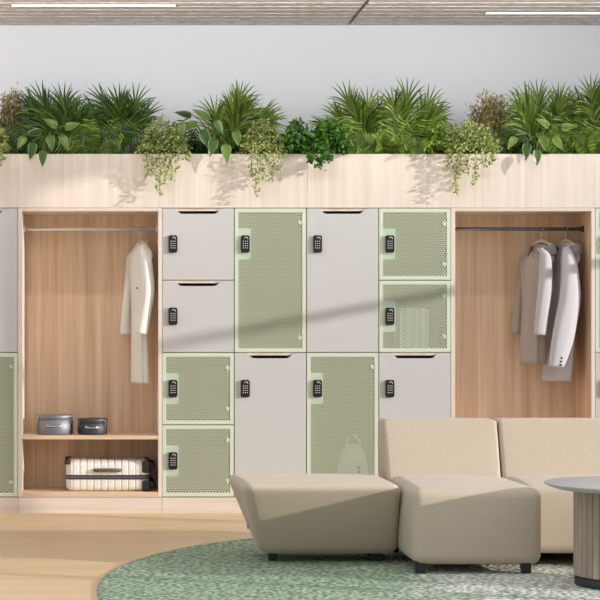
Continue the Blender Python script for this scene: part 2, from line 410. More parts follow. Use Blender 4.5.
# open wardrobes
def wardrobe(xa, xb, label, shelf, rodspan, bracket):
    t = thing('open_wardrobe', label, 'wardrobe', ((xa + xb) / 2, 0, ZB), group='open oak wardrobes between the lockers')
    w = (xb - xa) / 2; h = ZT - ZB; s = .025
    c = MB(); c.box(-w, -w + s + .004, 0, .5, 0, h).build('side_panel', M['palewood'], t)
    c = MB(); c.box(w - s, w, 0, .5, 0, h).build('side_panel', M['veneered'] if bracket else M['palewood'], t)
    e = MB(); e.box(w - s, w, -.001, .001, 0, h).build('edge_strip', M['palewood'], t)
    MB().box(-w + s + .004, w - s, 0, .5, h - .022, h).build('top_panel', M['palewood_h'], t)
    MB().box(-w + s + .004, w - s, 0, .5, 0, .034).build('bottom_panel', M['veneered_h'], t)
    MB().box(-w + s + .004, w - s, .485, .5, .034, h - .022).build('back_panel', M['veneered'], t)
    if shelf:
        z = EYE - (435.7 - 320) / 144 - ZB
        MB().box(-w + s + .004, w - s, .0, .485, z - .026, z).build('shelf', M['veneered_h'], t, bevel=.0015)
    zr = P(0, 229, .25).z - ZB
    rd = MB(); a, b_ = rodspan; a -= (xa + xb) / 2; b_ -= (xa + xb) / 2
    rd.tube([(a, .25, zr), (b_, .25, zr)], .0125, 14)
    ro = rd.build('hanging_rail', M['rail'] if not bracket else M['alu'], t, smooth='auto')
    for sx in (-1, 1):
        x = -w + s + .004 if sx < 0 else w - s
        br = MB(); br.box(min(x, x - sx * .012), max(x, x - sx * .012), .225, .275, zr - .02, zr + .02); br.build('rail_bracket', M['dark_metal'] if bracket else M['rail'], t)
        if sx > 0 and bracket: MB().box(b_ - .01, x, .238, .262, zr - .012, zr + .012).build('rail_arm', M['dark_metal'], t)
    return t
WL = ((18 - 105) / 144, X0); WR = (X0 + 4 * U, (595 - 105) / 144)
wardrobe(WL[0], WL[1], 'open oak wardrobe with shelf holding tins, coat and cream suitcase', True, (WL[0] + .03, WL[1] - .025), False)
wardrobe(WR[0], WR[1], 'open oak wardrobe with two jackets hanging, behind the sofa', False, (WR[0] + .03, P(576, 0, .25).x), True)

# plinth and planter
PX0 = (18 - 105) / 144 - U; PX1 = (595 - 105) / 144 + U
PX1 = min(PX1, XW)
t = thing('plinth', 'pale wood plinth running along the floor under the lockers', 'plinth', (1.2, 0, 0))
seams = [PX0, WL[0], X0, X0 + 2 * U, WR[0], WR[1], PX1]
for a, b_ in zip(seams, seams[1:]):
    MB().box(a + .001 - 1.2, b_ - .001 - 1.2, .004, .5, 0, ZB - .003).build('board', M['palewood_h'], t)
t = thing('planter_box', 'long pale wood planter box on top of the lockers', 'planter', (1.2, 0, ZT))
seams2 = [PX0, WL[0], X0 - .02, (307.5 - 105) / 144, WR[0], WR[1], PX1]
hP = ZP - ZT
for a, b_ in zip(seams2, seams2[1:]):
    MB().box(a + .0006 - 1.2, b_ - .0006 - 1.2, 0, .02, .002, hP).build('front_panel', M['palewood'], t)
MB().box(PX0 - 1.2, PX1 - 1.2, .56, .59, 0, hP).build('back_panel', M['palewood_h'], t)
for x in (PX0, PX1 - .02): MB().box(x - 1.2, x + .02 - 1.2, .02, .56, 0, hP).build('side_panel', M['palewood'], t)
MB().box(PX0 + .02 - 1.2, PX1 - .02 - 1.2, .02, .56, .002, hP - .07).build('soil', M['soil'], t)

# ---------------------------------------------------------------- ceiling lamps
def lamp(pxa, pxb, py, label):
    Y = (CEIL - .012 - EYE) * F / (320 - py) - D0
    a, b_ = P(pxa, py, Y).x, P(pxb, py, Y).x; L_ = (b_ - a) / 2
    t = thing('linear_ceiling_light', label, 'ceiling light', ((a + b_) / 2, Y, CEIL - .004), group='slim linear ceiling lights')
    MB().box(-L_, L_, -.026, .026, .003, .012).build('housing', M['frame'], t)
    MB().box(-L_ + .012, L_ - .012, -.019, .019, -.002, .003).build('diffuser', M['glow'], t)
    for s in (-1, 1): MB().box(s * L_ - .012 if s > 0 else -L_, s * L_ if s > 0 else -L_ + .012, -.026, .026, -.001, .0028).build('end_cap', M['black'], t)
lamp(10, 177, 7, 'thin white light line in the ceiling at upper left')
lamp(484, 650, 14.5, 'thin white light line in the ceiling at upper right')

# unseen lamp row added further into the room to brighten the upper wall
for i in range(3):
    t = thing('linear_ceiling_light', 'unseen light line added further into the room to brighten the wall', 'ceiling light', (-1.6 + 2.1 * i, -1.1, CEIL - .03), group='unseen fill lamps added beyond the frame')
    MB().box(-.95, .95, -.04, .04, .008, .03).build('housing', M['frame'], t)
    MB().box(-.94, .94, -.034, .034, 0, .008).build('diffuser', M['glow'], t)
    a = bpy.data.lights.new('added_fill_light', 'AREA'); a.shape = 'RECTANGLE'; a.size = 1.9; a.size_y = .12; a.energy = 16; a.color = (.97, .98, 1)
    ao = bpy.data.objects.new('added_fill_light', a); COL.objects.link(ao); ao.parent = t; ao.location = (0, 0, -.02); ao.rotation_euler = (math.radians(88), 0, 0)
# ---------------------------------------------------------------- garments
def ring(c, hx, hy, ang=0, amp=0, ph=0, n=28, k=5):
    out = []
    for i in range(n):
        a = 2 * PI * i / n; q = 1 + amp * math.sin(k * a + ph) + amp * .5 * math.sin((k + 4) * a + 2 * ph)
        x, y = hx * math.cos(a) * q, hy * math.sin(a) * q
        out.append(Vector(c) + Vector((x * math.cos(ang) - y * math.sin(ang), x * math.sin(ang) + y * math.cos(ang), 0)))
    return out
def resample(rows, m=4):
    """smooth interpolation between key rows (Catmull-Rom)"""
    out = []
    for i in range(len(rows) - 1):
        p = [rows[max(i - 1, 0)], rows[i], rows[i + 1], rows[min(i + 2, len(rows) - 1)]]
        for s in range(m):
            t_ = s / m
            out.append([.5 * (2 * b1 + (c1 - a1) * t_ + (2 * a1 - 5 * b1 + 4 * c1 - d1) * t_ ** 2 + (3 * b1 - a1 - 3 * c1 + d1) * t_ ** 3) for a1, b1, c1, d1 in zip(*p)])
    out.append(list(rows[-1])); return out
def sleeve(rows, base, amp=.06, seed=0, k=3):
    rr = resample(rows, 5); rings = []
    for i, (px, py, Y, hx, hy) in enumerate(rr):
        c = P(px, py, Y) - base
        f = i / (len(rr) - 1)
        rings.append(ring(c, hx, hy, .2, amp * (.4 + .6 * f), seed + f * 2.2, k=k))
    return MB().loft(rings)
def torso(rows, base, ang, amp=.05, seed=0):
    rr = resample(rows, 5); rings = []
    for i, (px, py, Y, hu, hv) in enumerate(rr):
        f = i / (len(rr) - 1)
        rings.append(ring(P(px, py, Y) - base, hu, hv, ang, amp * f * 1.6, seed + f * 1.5, n=40, k=6))
    return MB().loft(rings)
def hanger(px, label, ang, cat='clothes hanger'):
    zr = P(0, 229, .25).z; base = Vector((P(px, 229, .25).x, .25, zr))
    t = thing('clothes_hanger', label, cat, base, group='wooden clothes hangers on the rails')
    h = MB(); pts = []
    for i in range(11):
        a = -.6 + (PI + .6) * i / 10; pts.append((0, .0165 * math.cos(a), .0 + .0165 * math.sin(a)))
    u = Vector((math.sin(ang), -math.cos(ang), 0))
    pts = [(u * p[1] + Vector((0, 0, p[2]))) for p in pts] + [Vector((0, 0, -.02)) - u * .004, Vector((0, 0, -.09))]
    h.tube(pts, .0025, 6); h.build('hook', M['chrome'], t, smooth='auto')
    w = MB(); rows = []
    for s in range(-8, 9):
        f = s / 8; c = u * (.11 * f) + Vector((0, 0, -.085 - .05 * abs(f) ** 1.6)); v = Vector((u.y, -u.x, 0))
        rows.append([c + v * (.012 * math.cos(q * PI / 4)) + Vector((0, 0, .014 * math.sin(q * PI / 4))) for q in range(8)])
    w.loft(rows); w.build('shoulder_bar', M['hanger'], t, smooth='auto')
    return base
def collar(base, c, ang, w, d, h, tilt=.02, n=24, gap=.7):
    """open stand collar folded outwards, gap to the wearer's front"""
    rings = [[], [], [], []]
    for i in range(n + 1):
        a = gap + (2 * PI - 2 * gap) * i / n
        ca, sa = math.cos(a), math.sin(a)
        for k, (s, z) in enumerate(((.8, 0), (.78, h), (1.0, h * .9), (1.25, -h * .5))):
            x, y = -d * s * ca, w * s * sa
            rings[k].append(c + Vector((x * math.cos(ang) - y * math.sin(ang), x * math.sin(ang) + y * math.cos(ang), z - tilt * ca)))
    mb = MB(); mb.loft(rings, cap=False, closed=False)
    return mb
def lapels(c, ang, w, h, out):
    mb = MB(); f = Vector((-math.cos(ang), -math.sin(ang), 0)); u = Vector((math.sin(ang), -math.cos(ang), 0))
    for s in (-1, 1):
        a = c + f * out + u * (s * .012) + Vector((0, 0, 0)); b1 = c + u * (s * w) + f * (out * .55) + Vector((0, 0, -h * .3))
        tip = c + f * (out * 1.12) + Vector((0, 0, -h)) + u * (s * .008)
        nn = f * .004
        top = c + u * (s * w * .6) + f * (out * .3) + Vector((0, 0, .015))
        mb.add([a, top, b1, tip, a + nn, top + nn, b1 + nn, tip + nn], [(0, 1, 2, 3), (4, 7, 6, 5), (0, 4, 5, 1), (1, 5, 6, 2), (2, 6, 7, 3), (3, 7, 4, 0)])
    return mb
def solid(o, th=.004):
    s = o.modifiers.new('thickness', 'SOLIDIFY'); s.thickness = th; return o

# white coat
ang = math.radians(22)
base = hanger(141, 'wooden hanger inside the white coat in the left wardrobe', ang)
t = thing('white_coat', 'long white cotton coat hanging alone in the left wardrobe', 'coat', base)
o = torso([(141.5, 243, .25, .03, .055), (141, 247, .25, .04, .09), (140.5, 255, .25, .055, .17), (140, 268, .24, .05, .15), (139.5, 300, .22, .042, .11), (139.3, 333, .21, .042, .1), (139.6, 360, .2, .046, .105), (140, 383, .2, .05, .11)], base, ang, .05, 1).build('body', M['white_coat'], t, smooth='auto')
o = sleeve([(141, 247, .13, .02, .03), (145, 256, .085, .04, .04), (146.5, 272, .07, .046, .045), (147.5, 292, .06, .046, .045), (144.5, 315, .06, .042, .04), (141.5, 334, .06, .04, .038)], base, .05, .3).build('sleeve', M['white_coat'], t, smooth='auto')
sleeve([(136, 250, .36, .02, .03), (131, 257, .42, .03, .04), (130, 275, .43, .036, .045), (128, 300, .42, .038, .045), (126.3, 320, .4, .04, .04), (126, 334, .39, .042, .04)], base, .05, 1.3).build('sleeve', M['white_coat'], t, smooth='auto')
solid(collar(base, P(141, 246, .25) - base, ang, .05, .04, .02).build('collar', M['white_coat'], t, smooth=True))
lapels(P(141, 250, .25) - base, ang, .09, .3, .05).build('lapel', M['white_coat'], t)
mb = MB(); mb.lathe([(0, -.004), (.007, -.004), (.007, .003), (0, .003)], 10, P(137, 288, .1) - base, 'y'); mb.build('button', M['button'], t)

# taupe jacket
ang = math.radians(38)
base = hanger(541.5, 'hanger with pale wooden bar holding the taupe jacket', ang)
t = thing('taupe_jacket', 'taupe jacket with checked grey collar, left of the two in the right wardrobe', 'jacket', base, group='jackets in the right wardrobe')
torso([(540, 244, .25, .03, .05), (539.5, 249, .25, .04, .09), (537, 258, .25, .05, .15), (535.5, 272, .25, .055, .12), (534.5, 300, .24, .05, .1), (533, 330, .23, .052, .095), (532.5, 364, .22, .056, .1)], base, ang, .06, 2).build('body', M['taupe'], t, smooth='auto')
sleeve([(540, 248, .16, .02, .03), (545, 255, .11, .036, .04), (545.5, 268, .09, .045, .045), (544.5, 290, .07, .05, .045), (541.5, 315, .06, .046, .042), (539.5, 335, .06, .043, .04)], base, .06, .6).build('sleeve', M['lit_wool'], t, smooth='auto')
sleeve([(530, 252, .34, .02, .03), (525, 262, .4, .03, .04), (522, 280, .42, .034, .045), (519, 305, .42, .036, .04), (516.5, 334, .4, .04, .04)], base, .05, 2.3).build('sleeve', M['taupe'], t, smooth='auto')
solid(collar(base, P(542, 251, .22) - base, ang, .1, .062, .045).build('collar', M['collar'], t, smooth=True))['label'] = 'checked dark grey collar'
lapels(P(540, 252, .24) - base, ang, .09, .22, .055).build('lapel', M['taupe'], t)
# grey jacket
ang = math.radians(35)
base = hanger(566, 'hanger holding the light grey jacket nearest the side panel', ang)
t = thing('light_grey_jacket', 'light grey jacket with dark cuff buttons, nearest the right side panel', 'jacket', base, group='jackets in the right wardrobe')
torso([(566, 243, .25, .03, .05), (566, 248, .25, .04, .09), (564, 258, .26, .05, .14), (561.5, 272, .27, .05, .12), (559.5, 300, .27, .05, .12), (559, 340, .27, .06, .13), (556.5, 381, .27, .065, .125)], base, ang, .05, 4).build('body', M['light_wool'], t, smooth='auto')
sleeve([(566, 247, .16, .02, .03), (568, 255, .1, .042, .045), (569.5, 270, .075, .06, .05), (569.5, 297, .06, .076, .055), (565.5, 322, .05, .082, .05), (561, 346, .05, .076, .048), (556, 367, .05, .055, .042)], base, .05, .9).build('sleeve', M['light_wool'], t, smooth='auto')
sleeve([(557, 250, .36, .02, .03), (552, 262, .4, .03, .04), (550, 290, .43, .034, .04), (548, 330, .43, .036, .04), (546, 362, .42, .04, .04)], base, .05, 2.3).build('sleeve', M['light_wool'], t, smooth='auto')
solid(collar(base, P(567.5, 251, .22) - base, ang, .1, .062, .045).build('collar', M['collar'], t, smooth=True))['label'] = 'dark grey collar'
lapels(P(565, 252, .24) - base, ang, .09, .24, .055).build('lapel', M['light_wool'], t)
for i, (px, py) in enumerate(((561.5, 358), (561, 361.5), (560.6, 365))):
    mb = MB(); mb.lathe([(0, -.006), (.008, -.006), (.008, .006), (0, .006)], 10, P(px, py, .012) - base, 'y'); mb.build('cuff_button', M['button'], t)

# ---------------------------------------------------------------- tins, suitcase, folders, bag
zs_ = EYE - (435.7 - 320) / 144 + .0005
def tin(px0, px1, pytop, Y, mat, label):
    c = P((px0 + px1) / 2, 435, Y); r = (P(px1, 0, Y) - P(px0, 0, Y)).x / 2 - .002
    h = P(0, pytop, Y - r).z - zs_
    t = thing('round_tin', label, 'tin', (c.x, Y, zs_), group='round metal tins on the wardrobe shelf')
    MB().lathe([(0, 0), (r - .004, 0), (r, .005), (r, h - .03), (r - .002, h - .029)], 56).build('body', mat, t, smooth='auto')
    MB().lathe([(r + .0005, h - .03), (r + .002, h - .029), (r + .002, h - .004), (r, h), (r - .01, h + .001), (0, h + .002)], 56).build('lid', mat, t, smooth='auto')
    for a in (-PI / 2 - 1.05, -PI / 2 + .95):
        x, y = math.cos(a), math.sin(a); k = MB()
        k.add([Vector((x * (r + q) - y * s * w_, y * (r + q) + x * s * w_, z)) for q in (.001, .01) for (s, w_, z) in ((-1, .011, h - .012), (1, .011, h - .012), (1, .004, h - .055), (-1, .004, h - .055))],
              [(0, 1, 2, 3), (4, 7, 6, 5), (0, 4, 5, 1), (1, 5, 6, 2), (2, 6, 7, 3), (3, 7, 4, 0)])
        k.build('clasp', M['chrome'], t, bevel=.001)
    hd = MB(); pts = []
    for i in range(9):
        q = -.36 + .72 * i / 8; a = -PI / 2 + q - .05; rr = r + (.003 if i in (0, 8) else .016)
        pts.append((math.cos(a) * rr, math.sin(a) * rr, h * .48 - .004 * math.cos(q * 4)))
    hd.tube(pts, .0045, 8)
    for a in (-PI / 2 - .41, -PI / 2 + .31): hd.lathe([(0, -.004), (.01, -.004), (.01, .004), (0, .004)], 12, (math.cos(a) * (r + .002), math.sin(a) * (r + .002), h * .48), 'y')
    hd.build('handle', M['chrome'], t, smooth='auto')
tin(36.5, 73.5, 415.5, .2, M['tin'], 'larger round grey metal tin at the left on the wardrobe shelf')
tin(77.5, 107.5, 419, .18, M['tin_dark'], 'smaller, darker round metal tin beside the larger one on the shelf')

zf = ZB + .034 + .0005
t = thing('suitcase', 'cream ribbed hard-shell suitcase lying on its side in the wardrobe bottom', 'suitcase', (P(107.5, 0, .08).x, .27, zf))
Ls, Ds, Hs = .29, .215, .215
rings = []; xs_ = []
gro = [-.242 + .0484 * i for i in range(11)]
x = -Ls
while x <= Ls + 1e-6:
    xs_.append(x); x += .0035
for x in xs_:
    e = max(0, abs(x) - (Ls - .05)); s = math.sqrt(max(0, 1 - (e / .0505) ** 2)); ins = .05 * (1 - s)
    g = min(abs(x - q) for q in gro); ins += .006 * max(0, 1 - g / .005)
    hy, hz = Ds - ins, Hs / 2 - ins * .8; rr = .045; rg = []
    for q in range(32):
        a = 2 * PI * (q + .5) / 32; ca, sa = math.cos(a), math.sin(a)
        rg.append(Vector((x, math.copysign(hy - rr, ca) + rr * ca, Hs / 2 + math.copysign(hz - rr, sa) + rr * sa)))
    rings.append(rg)
MB().loft(rings).build('shell', M['cream_shell'], t, smooth='auto')
def rrect(hx, hy, r, n=6):
    out = []
    for cx, cy, a0 in ((hx - r, hy - r, 0), (-hx + r, hy - r, PI / 2), (-hx + r, -hy + r, PI), (hx - r, -hy + r, 1.5 * PI)):
        for i in range(n + 1): a = a0 + PI / 2 * i / n; out.append((cx + r * math.cos(a), cy + r * math.sin(a)))
    return out
zc = Hs * .46
MB().prism(rrect(Ls + .003, Ds + .003, .05), 'z', zc - .007, zc + .007).build('frame_band', M['alu'], t)
for dz in (-.0115, .0115): MB().prism(rrect(Ls + .001, Ds + .002, .05), 'z', zc + dz - .0045, zc + dz + .0045).build('seal_strip', M['darkgrey'], t)
hd = MB(); hd.tube([(-.09, -Ds - .001, .148), (-.085, -Ds - .018, .148), (-.06, -Ds - .024, .15), (0, -Ds - .026, .151), (.05, -Ds - .024, .15), (.085, -Ds - .018, .148), (.09, -Ds - .001, .148)], .0125, 10); hd.build('carry_handle', M['handlegrey'], t, smooth='auto')
for z0, z1 in ((.005, .078), (.128, .212)):
    for yy in (-1, 1):
        c = roundhex([(Ls - .05 + a * .056, yy * (Ds - .035) + b_ * .041, z0 + (z1 - z0) * k) for k in (0, 1) for b_ in (-1, 1) for a in (0, 1)], .014, 3)
        hs = c.build('wheel_housing', M['darkgrey'], t, smooth=True)
        MB().lathe([(0, -.014), (.024, -.014), (.027, -.008), (.027, .008), (.024, .014), (0, .014)], 24, (Ls + .018, yy * (Ds - .04), (z0 + z1) / 2), 'y').build('wheel', M['black'], hs, smooth='auto')
for yy in (-1, 1):
    roundhex([(-Ls - .012 + a * .045, yy * (Ds - .025) + b_ * .02, .188 + .03 * k) for k in (0, 1) for b_ in (-1, 1) for a in (0, 1)], .009, 3).build('corner_foot', M['darkgrey'], t, smooth=True)

zl = ZT - 2 * U + .0165
prev = None
for i in range(8):
    x = P(400 + i * 3.65, 0, .06).x; lean = (.012 if i == 1 else .0)
    nm = ['white folder at the left end of the folders in the green locker', 'slightly leaning folder second in the row inside the green locker'][i] if i < 2 else 'pale upright folder in the tight run right of the leaning folder'
    h = .292 - (.01 if i % 3 == 1 else 0)
    mb = MB(); w_ = .021
    mb.add([(x0_ + (lean if z else 0), y, z) for z in (0, h) for y in (0, .3) for x0_ in (0, w_)], [(0, 2, 3, 1), (4, 5, 7, 6), (0, 1, 5, 4), (2, 6, 7, 3), (0, 4, 6, 2), (1, 3, 7, 5)])
    o = mb.build('folder', M['folder'] if i % 2 == 0 else M['folder2'], bevel=.002); o.location = (x, .06, zl)
    tag(o, nm, 'folder', 'upright folders in the green locker' if i < 2 else 'plain folders in the green locker')
# bag in the tall green locker
c = P(353, 0, .2); zb_ = ZB + .0165
t = thing('handbag', 'pale rounded bag standing inside the tall green locker behind the ottoman', 'bag', (c.x, .2, zb_))
rings = []
for i in range(13):
    f = i / 12; z = .34 * f; w_ = .115 * math.sqrt(max(.02, 1 - (f * .93) ** 2.4)); d_ = .07 * (1 - .6 * f)
    rings.append([Vector((w_ * math.cos(q * PI / 12), d_ * math.sin(q * PI / 12), z)) for q in range(24)])
MB().loft(rings).build('body', M['bag'], t, smooth='auto')
for z in (.15, .18): MB().lathe([(0, -.01), (.012, -.01), (.012, .01), (0, .01)], 12, (.03, -.065, z), 'y').build('clasp', M['chrome'], t)
MB().tube([(-.05, -.02, .29), (-.045, -.02, .37), (0, -.02, .41), (.045, -.02, .37), (.05, -.02, .29)], .006, 8).build('handle', M['bag'], t, smooth='auto')

# ---------------------------------------------------------------- sofa
def Yd(d): return d - D0
def sleg(t, x, y, w_=.052, h=.07):
    b1 = w_ * .42
    mb = MB(); mb.add([(x + sx * (b1 if k == 0 else w_ / 2), y + sy * (b1 if k == 0 else w_ / 2), k * h) for k in (0, 1) for sy in (-1, 1) for sx in (-1, 1)], [(0, 2, 3, 1), (4, 5, 7, 6), (0, 1, 5, 4), (2, 6, 7, 3), (0, 4, 6, 2), (1, 3, 7, 5)])
    mb.build('leg', M['leg'], t, bevel=.003)
RZ = .014
def local(pts, base): return [Vector(p) - Vector(base) for p in pts]
# ottoman
base = Vector((1.2, Yd(11.5), RZ))
t = thing('ottoman', 'wide beige upholstered ottoman with slanting sides, left of the sofa', 'ottoman', base)
zt, zb = .468, .062
c = [(.845, Yd(11.46), zb), (1.597, Yd(11.46), zb), (.86, Yd(11.95), zb), (1.58, Yd(11.95), zb),
     (.735, Yd(11.17), zt - .004), (1.585, Yd(11.2), zt - .004), (.68, Yd(11.92), zt + .002), (1.56, Yd(11.95), zt)]
roundhex(local(c, base), .05, 12, .008).build('cushion', M['sofa'], t, smooth=True)
for x, y in ((.925, 11.58), (1.50, 11.58), (.95, 11.88), (1.50, 11.88)): sleg(t, x - base.x, Yd(y) - base.y, .055)
mb = MB(); mb.box(-.006, .006, -.002, .002, -.014, .014)
tg = mb.build('fabric_tag', M['chrome'], t); tg.location = Vector((.782, Yd(11.5), .21)) - base; tg.rotation_euler = (0, math.radians(-14), math.radians(60))
# sofa units
def unit(x0, x1, dF, dB, zbot, label, flare=.03, legs=True):
    base = Vector(((x0 + x1) / 2, Yd(11.75), RZ))
    t = thing('sofa_unit', label, 'sofa', base, group='beige modular sofa units')
    c = [(x0, Yd(dF + .01), zbot), (x1 + flare, Yd(dF + .01), zbot), (x0, Yd(12.08), zbot), (x1, Yd(12.08), zbot),
         (x0, Yd(dF), .462), (x1 + flare, Yd(dF), .462), (x0, Yd(12.08), .466), (x1, Yd(12.08), .466)]
    roundhex(local(c, base), .05, 12, .012).build('seat', M['sofa'], t, smooth=True)
    xb = x0 - .03 if legs else x0
    c = [((xb + .01 if legs else xb), Yd(11.72), .40), (x1 - .004, Yd(11.72), .40), (xb, Yd(12.12), .30), (x1 - .004, Yd(12.12), .30),
         (xb + .004, Yd(11.9), .775), (x1 - .002, Yd(11.9), .775), (xb, Yd(12.12), .775), (x1 - .002, Yd(12.12), .775)]
    roundhex(local(c, base), .022, 12, .004).build('backrest', M['sofa'], t, smooth=True)
    for (x, y) in (((x0 + .045), dF + (.06 if legs else .4)), ((x1 - .02), dF + (.06 if legs else .4)), (x0 + .05, 12.0), (x1 - .05, 12.0)): sleg(t, x - base.x, Yd(y) - base.y, .055, zbot + .01 - 0)
    if not legs:
        MB().box(x0 + .02 - base.x, x1 - .02 - base.x, Yd(dF + .42) - base.y, Yd(12.0) - base.y, .02, zbot + .02).build('base_frame', M['leg'], t)
unit(1.603, 2.222, 10.93, 11.75, .064, 'beige sofa unit with the long seat, next to the ottoman', flare=.058)
unit(2.228, 2.95, 11.22, 11.75, .09, 'beige sofa unit behind the round table', flare=0, legs=False)
unit(2.956, 3.68, 11.22, 11.75, .09, 'added beige sofa unit out of sight at the far right end', flare=0, legs=False)  # unseen unit, added to cast its shadow across the floor
# round table
cx, cy = 2.667, Yd(10.5)
t = thing('round_table', 'round grey-topped table on a fluted wooden drum base, at right edge', 'table', (cx, cy, RZ))
zt = .526 - RZ
MB().lathe([(0, zt - .03), (.40, zt - .03), (.445, zt - .016), (.462, zt - .006), (.462, zt - .002), (.458, zt), (0, zt)], 96).build('table_top', M['tabletop'], t, smooth='auto')
n = 46; r_ = .315; pr = []
for i in range(n):
    a0 = 2 * PI * i / n; st = 2 * PI / n
    for f, rr in ((0, r_ - .01), (.05, r_ - .01), (.08, r_), (.3, r_ + .002), (.55, r_ + .0025), (.8, r_ + .002), (.97, r_)):
        pr.append(((rr) * math.cos(a0 + st * f), rr * math.sin(a0 + st * f)))
MB().prism(pr, 'z', .052, zt - .03).build('fluted_column', M['flute'], t)
MB().lathe([(0, 0), (r_ - .004, 0), (r_ - .002, .006), (r_ - .002, .052), (0, .052)], 72).build('plinth_ring', M['leg'], t, smooth='auto')
# rug
mb = MB(); n = 128; prof = [(1, .0), (1.0, .006), (.992, .012), (.98, RZ), (0.5, RZ)]
rings = []
for s, z in prof: rings.append([Vector((1.97 * s * math.cos(2 * PI * i / n), 2.85 * s * math.sin(2 * PI * i / n), z)) for i in range(n)])
mb.loft(rings); o = mb.build('rug', M['rug'], smooth='auto'); o.location = (1.93, -4.2, .001)
tag(o, 'large rounded green and cream knotted rug under the sofa and table', 'rug')

# ---------------------------------------------------------------- plants
UP = Vector((0, 0, 1))
def blade(mb, p, d, L_, w_, droop=.3, seg=3, up=None, fold=0):
    d = d.normalized(); side = d.cross(up or UP)
    if side.length < .05: side = Vector((1, 0, 0))
    side.normalize(); pts = []; ps = Vector(p); dd = d.copy()
    wd = [.45, 1, .8, 0.0] if seg == 3 else [.5, .95, 1, .8, .5, 0]
    for k in range(seg + 1):
        wk = w_ * wd[k] / 2
        sd = dd.cross(up or UP)
        if sd.length > .1: side = sd.normalized()
        pts += [ps - side * wk, ps + side * wk] if k < seg else [ps]
        dd = (dd - UP * (droop / seg)).normalized(); ps = ps + dd * (L_ / seg)
    fs = [(2 * k, 2 * k + 1, 2 * k + 3, 2 * k + 2) for k in range(seg - 1)] + [(2 * seg - 2, 2 * seg - 1, 2 * seg)]
    mb.add(pts, fs)
def inside_planter(p):
    return p.z < ZP + .005 and -.02 < p.y
def palm(px, top, Y, label, spread=1.0, fronds=11, mat='palm', L_=None, lean=0.0, leaf=.23):
    b0 = P(px, 160, Y); b0.z = ZP - .07; t = thing('palm', label, 'plant', b0, group='palms in the planter')
    H = P(px, top, Y).z - b0.z; lf = MB(); st = MB()
    for i in range(fronds):
        f = (i + .5) / fronds * 2 - 1; a = f * .62 * spread + R(-.08, .08) + lean; ty = R(-.5, .3)
        L1 = H * R(.72, .9) * (1.0 - .25 * abs(f))
        d = Vector((math.sin(a), ty * .5, math.cos(a) + .1)).normalized(); p = Vector((R(-.05, .05), R(-.03, .03), 0)); pts = [p.copy()]
        n = 14; bend = .02 + .03 * abs(math.sin(a))
        for k in range(n):
            d = (d - UP * bend * (k / n + .2) + Vector((math.sin(a) * .02, 0, 0))).normalized(); p = p + d * (L1 / n); pts.append(p.copy())
            if k >= 4:
                q = k / n
                for e in (0, .5):
                    for s in (-1, 1):
                        side = d.cross(Vector((0, -1, .2))).normalized()
                        ll = leaf * (1.05 - 1.1 * (q - .5) ** 2) * R(.8, 1.1)
                        dl = (d * (.8 + .5 * q) + side * s * (.62 - .2 * q) + Vector((lean * .5, R(-.35, .15), .1))).normalized()
                        blade(lf, pts[-2].lerp(pts[-1], e), dl, ll, .013, R(.7, 1.5), seg=5, up=Vector((0, -1, R(-.8, .8))))
        for w in (-.3, -.1, .1, .3): blade(lf, p, d + Vector((w, 0, 0)), leaf * .8, .013, .6, seg=5, up=Vector((0, -1, R(-.6, .6))))
        st.tube(pts[::2] + [pts[-1]], .004, 5, .002)
    lf.build('foliage', M[mat], t); st.build('stems', M['stem'], t)
def fern(px, Y, label, n=12, L_=.3, spread=1.3, lean=0, group='ferns in the planter', down=.9, mat='fern', fwd=.5):
    b0 = P(px, 160, Y); b0.z = ZP - .06; t = thing('fern', label, 'plant', b0, group=group); lf = MB(); st = MB()
    for i in range(n):
        f = (i + .5) / n * 2 - 1; a = f * spread + lean; L1 = L_ * R(.75, 1.1)
        d = Vector((math.sin(a), -R(-.15, fwd), math.cos(a) * .9 + .45)).normalized(); p = Vector((R(-.04, .04), R(-.02, .02), 0)); pts = [p.copy()]
        for k in range(14):
            d = (d - UP * down * .1 * (k / 14 + .1)).normalized(); p = p + d * (L1 / 14)
            w = b0 + p
            if w.z < ZP + .02 and w.y > -.03: p.z = ZP + .02 - b0.z if k > 3 else p.z
            pts.append(p.copy())
            if k > 2:
                q = k / 14
                for s in (-1, 1):
                    side = d.cross(Vector((0, -1, .4))).normalized()
                    blade(lf, p, side * s + d * .35, .065 * math.sin(PI * (.15 + .8 * (1 - q))) + .012, .013, .25, up=Vector((0, -1, .5)))
        st.tube(pts[::2], .003, 4, .0015)
    lf.build('foliage', M[mat], t); st.build('stems', M['stem'], t)
def heart(mb, c, d, nrm, L_, w_):
    """broad pointed leaf with a paler margin"""
    d = d.normalized(); s = d.cross(nrm).normalized(); nn = s.cross(d).normalized()
    prof = [(-.08, .3), (-.03, .72), (.12, 1.0), (.3, .98), (.5, .8), (.7, .52), (.86, .24), (1.0, 0)]
    vs = []; ed = []; fs = []
    for k, (f, w) in enumerate(prof):
        ctr = c + d * (L_ * max(f, 0 if k else 0)) + nn * (-.12 * L_ * f * f)
        for q, e in ((-1, 1), (-.72, .35), (0, 0), (.72, .35), (1, 1)):
            p = c + d * (L_ * f) + s * (w_ / 2 * w * q) + nn * (-.14 * L_ * f * f + .1 * w_ * abs(q))
            vs.append(p); ed.append(e if w > 0 else 1)
    m = len(prof)
    for k in range(m - 1):
        for q in range(4): fs.append((k * 5 + q, k * 5 + q + 1, k * 5 + q + 6, k * 5 + q + 5))
    mb.add(vs, fs, ed)
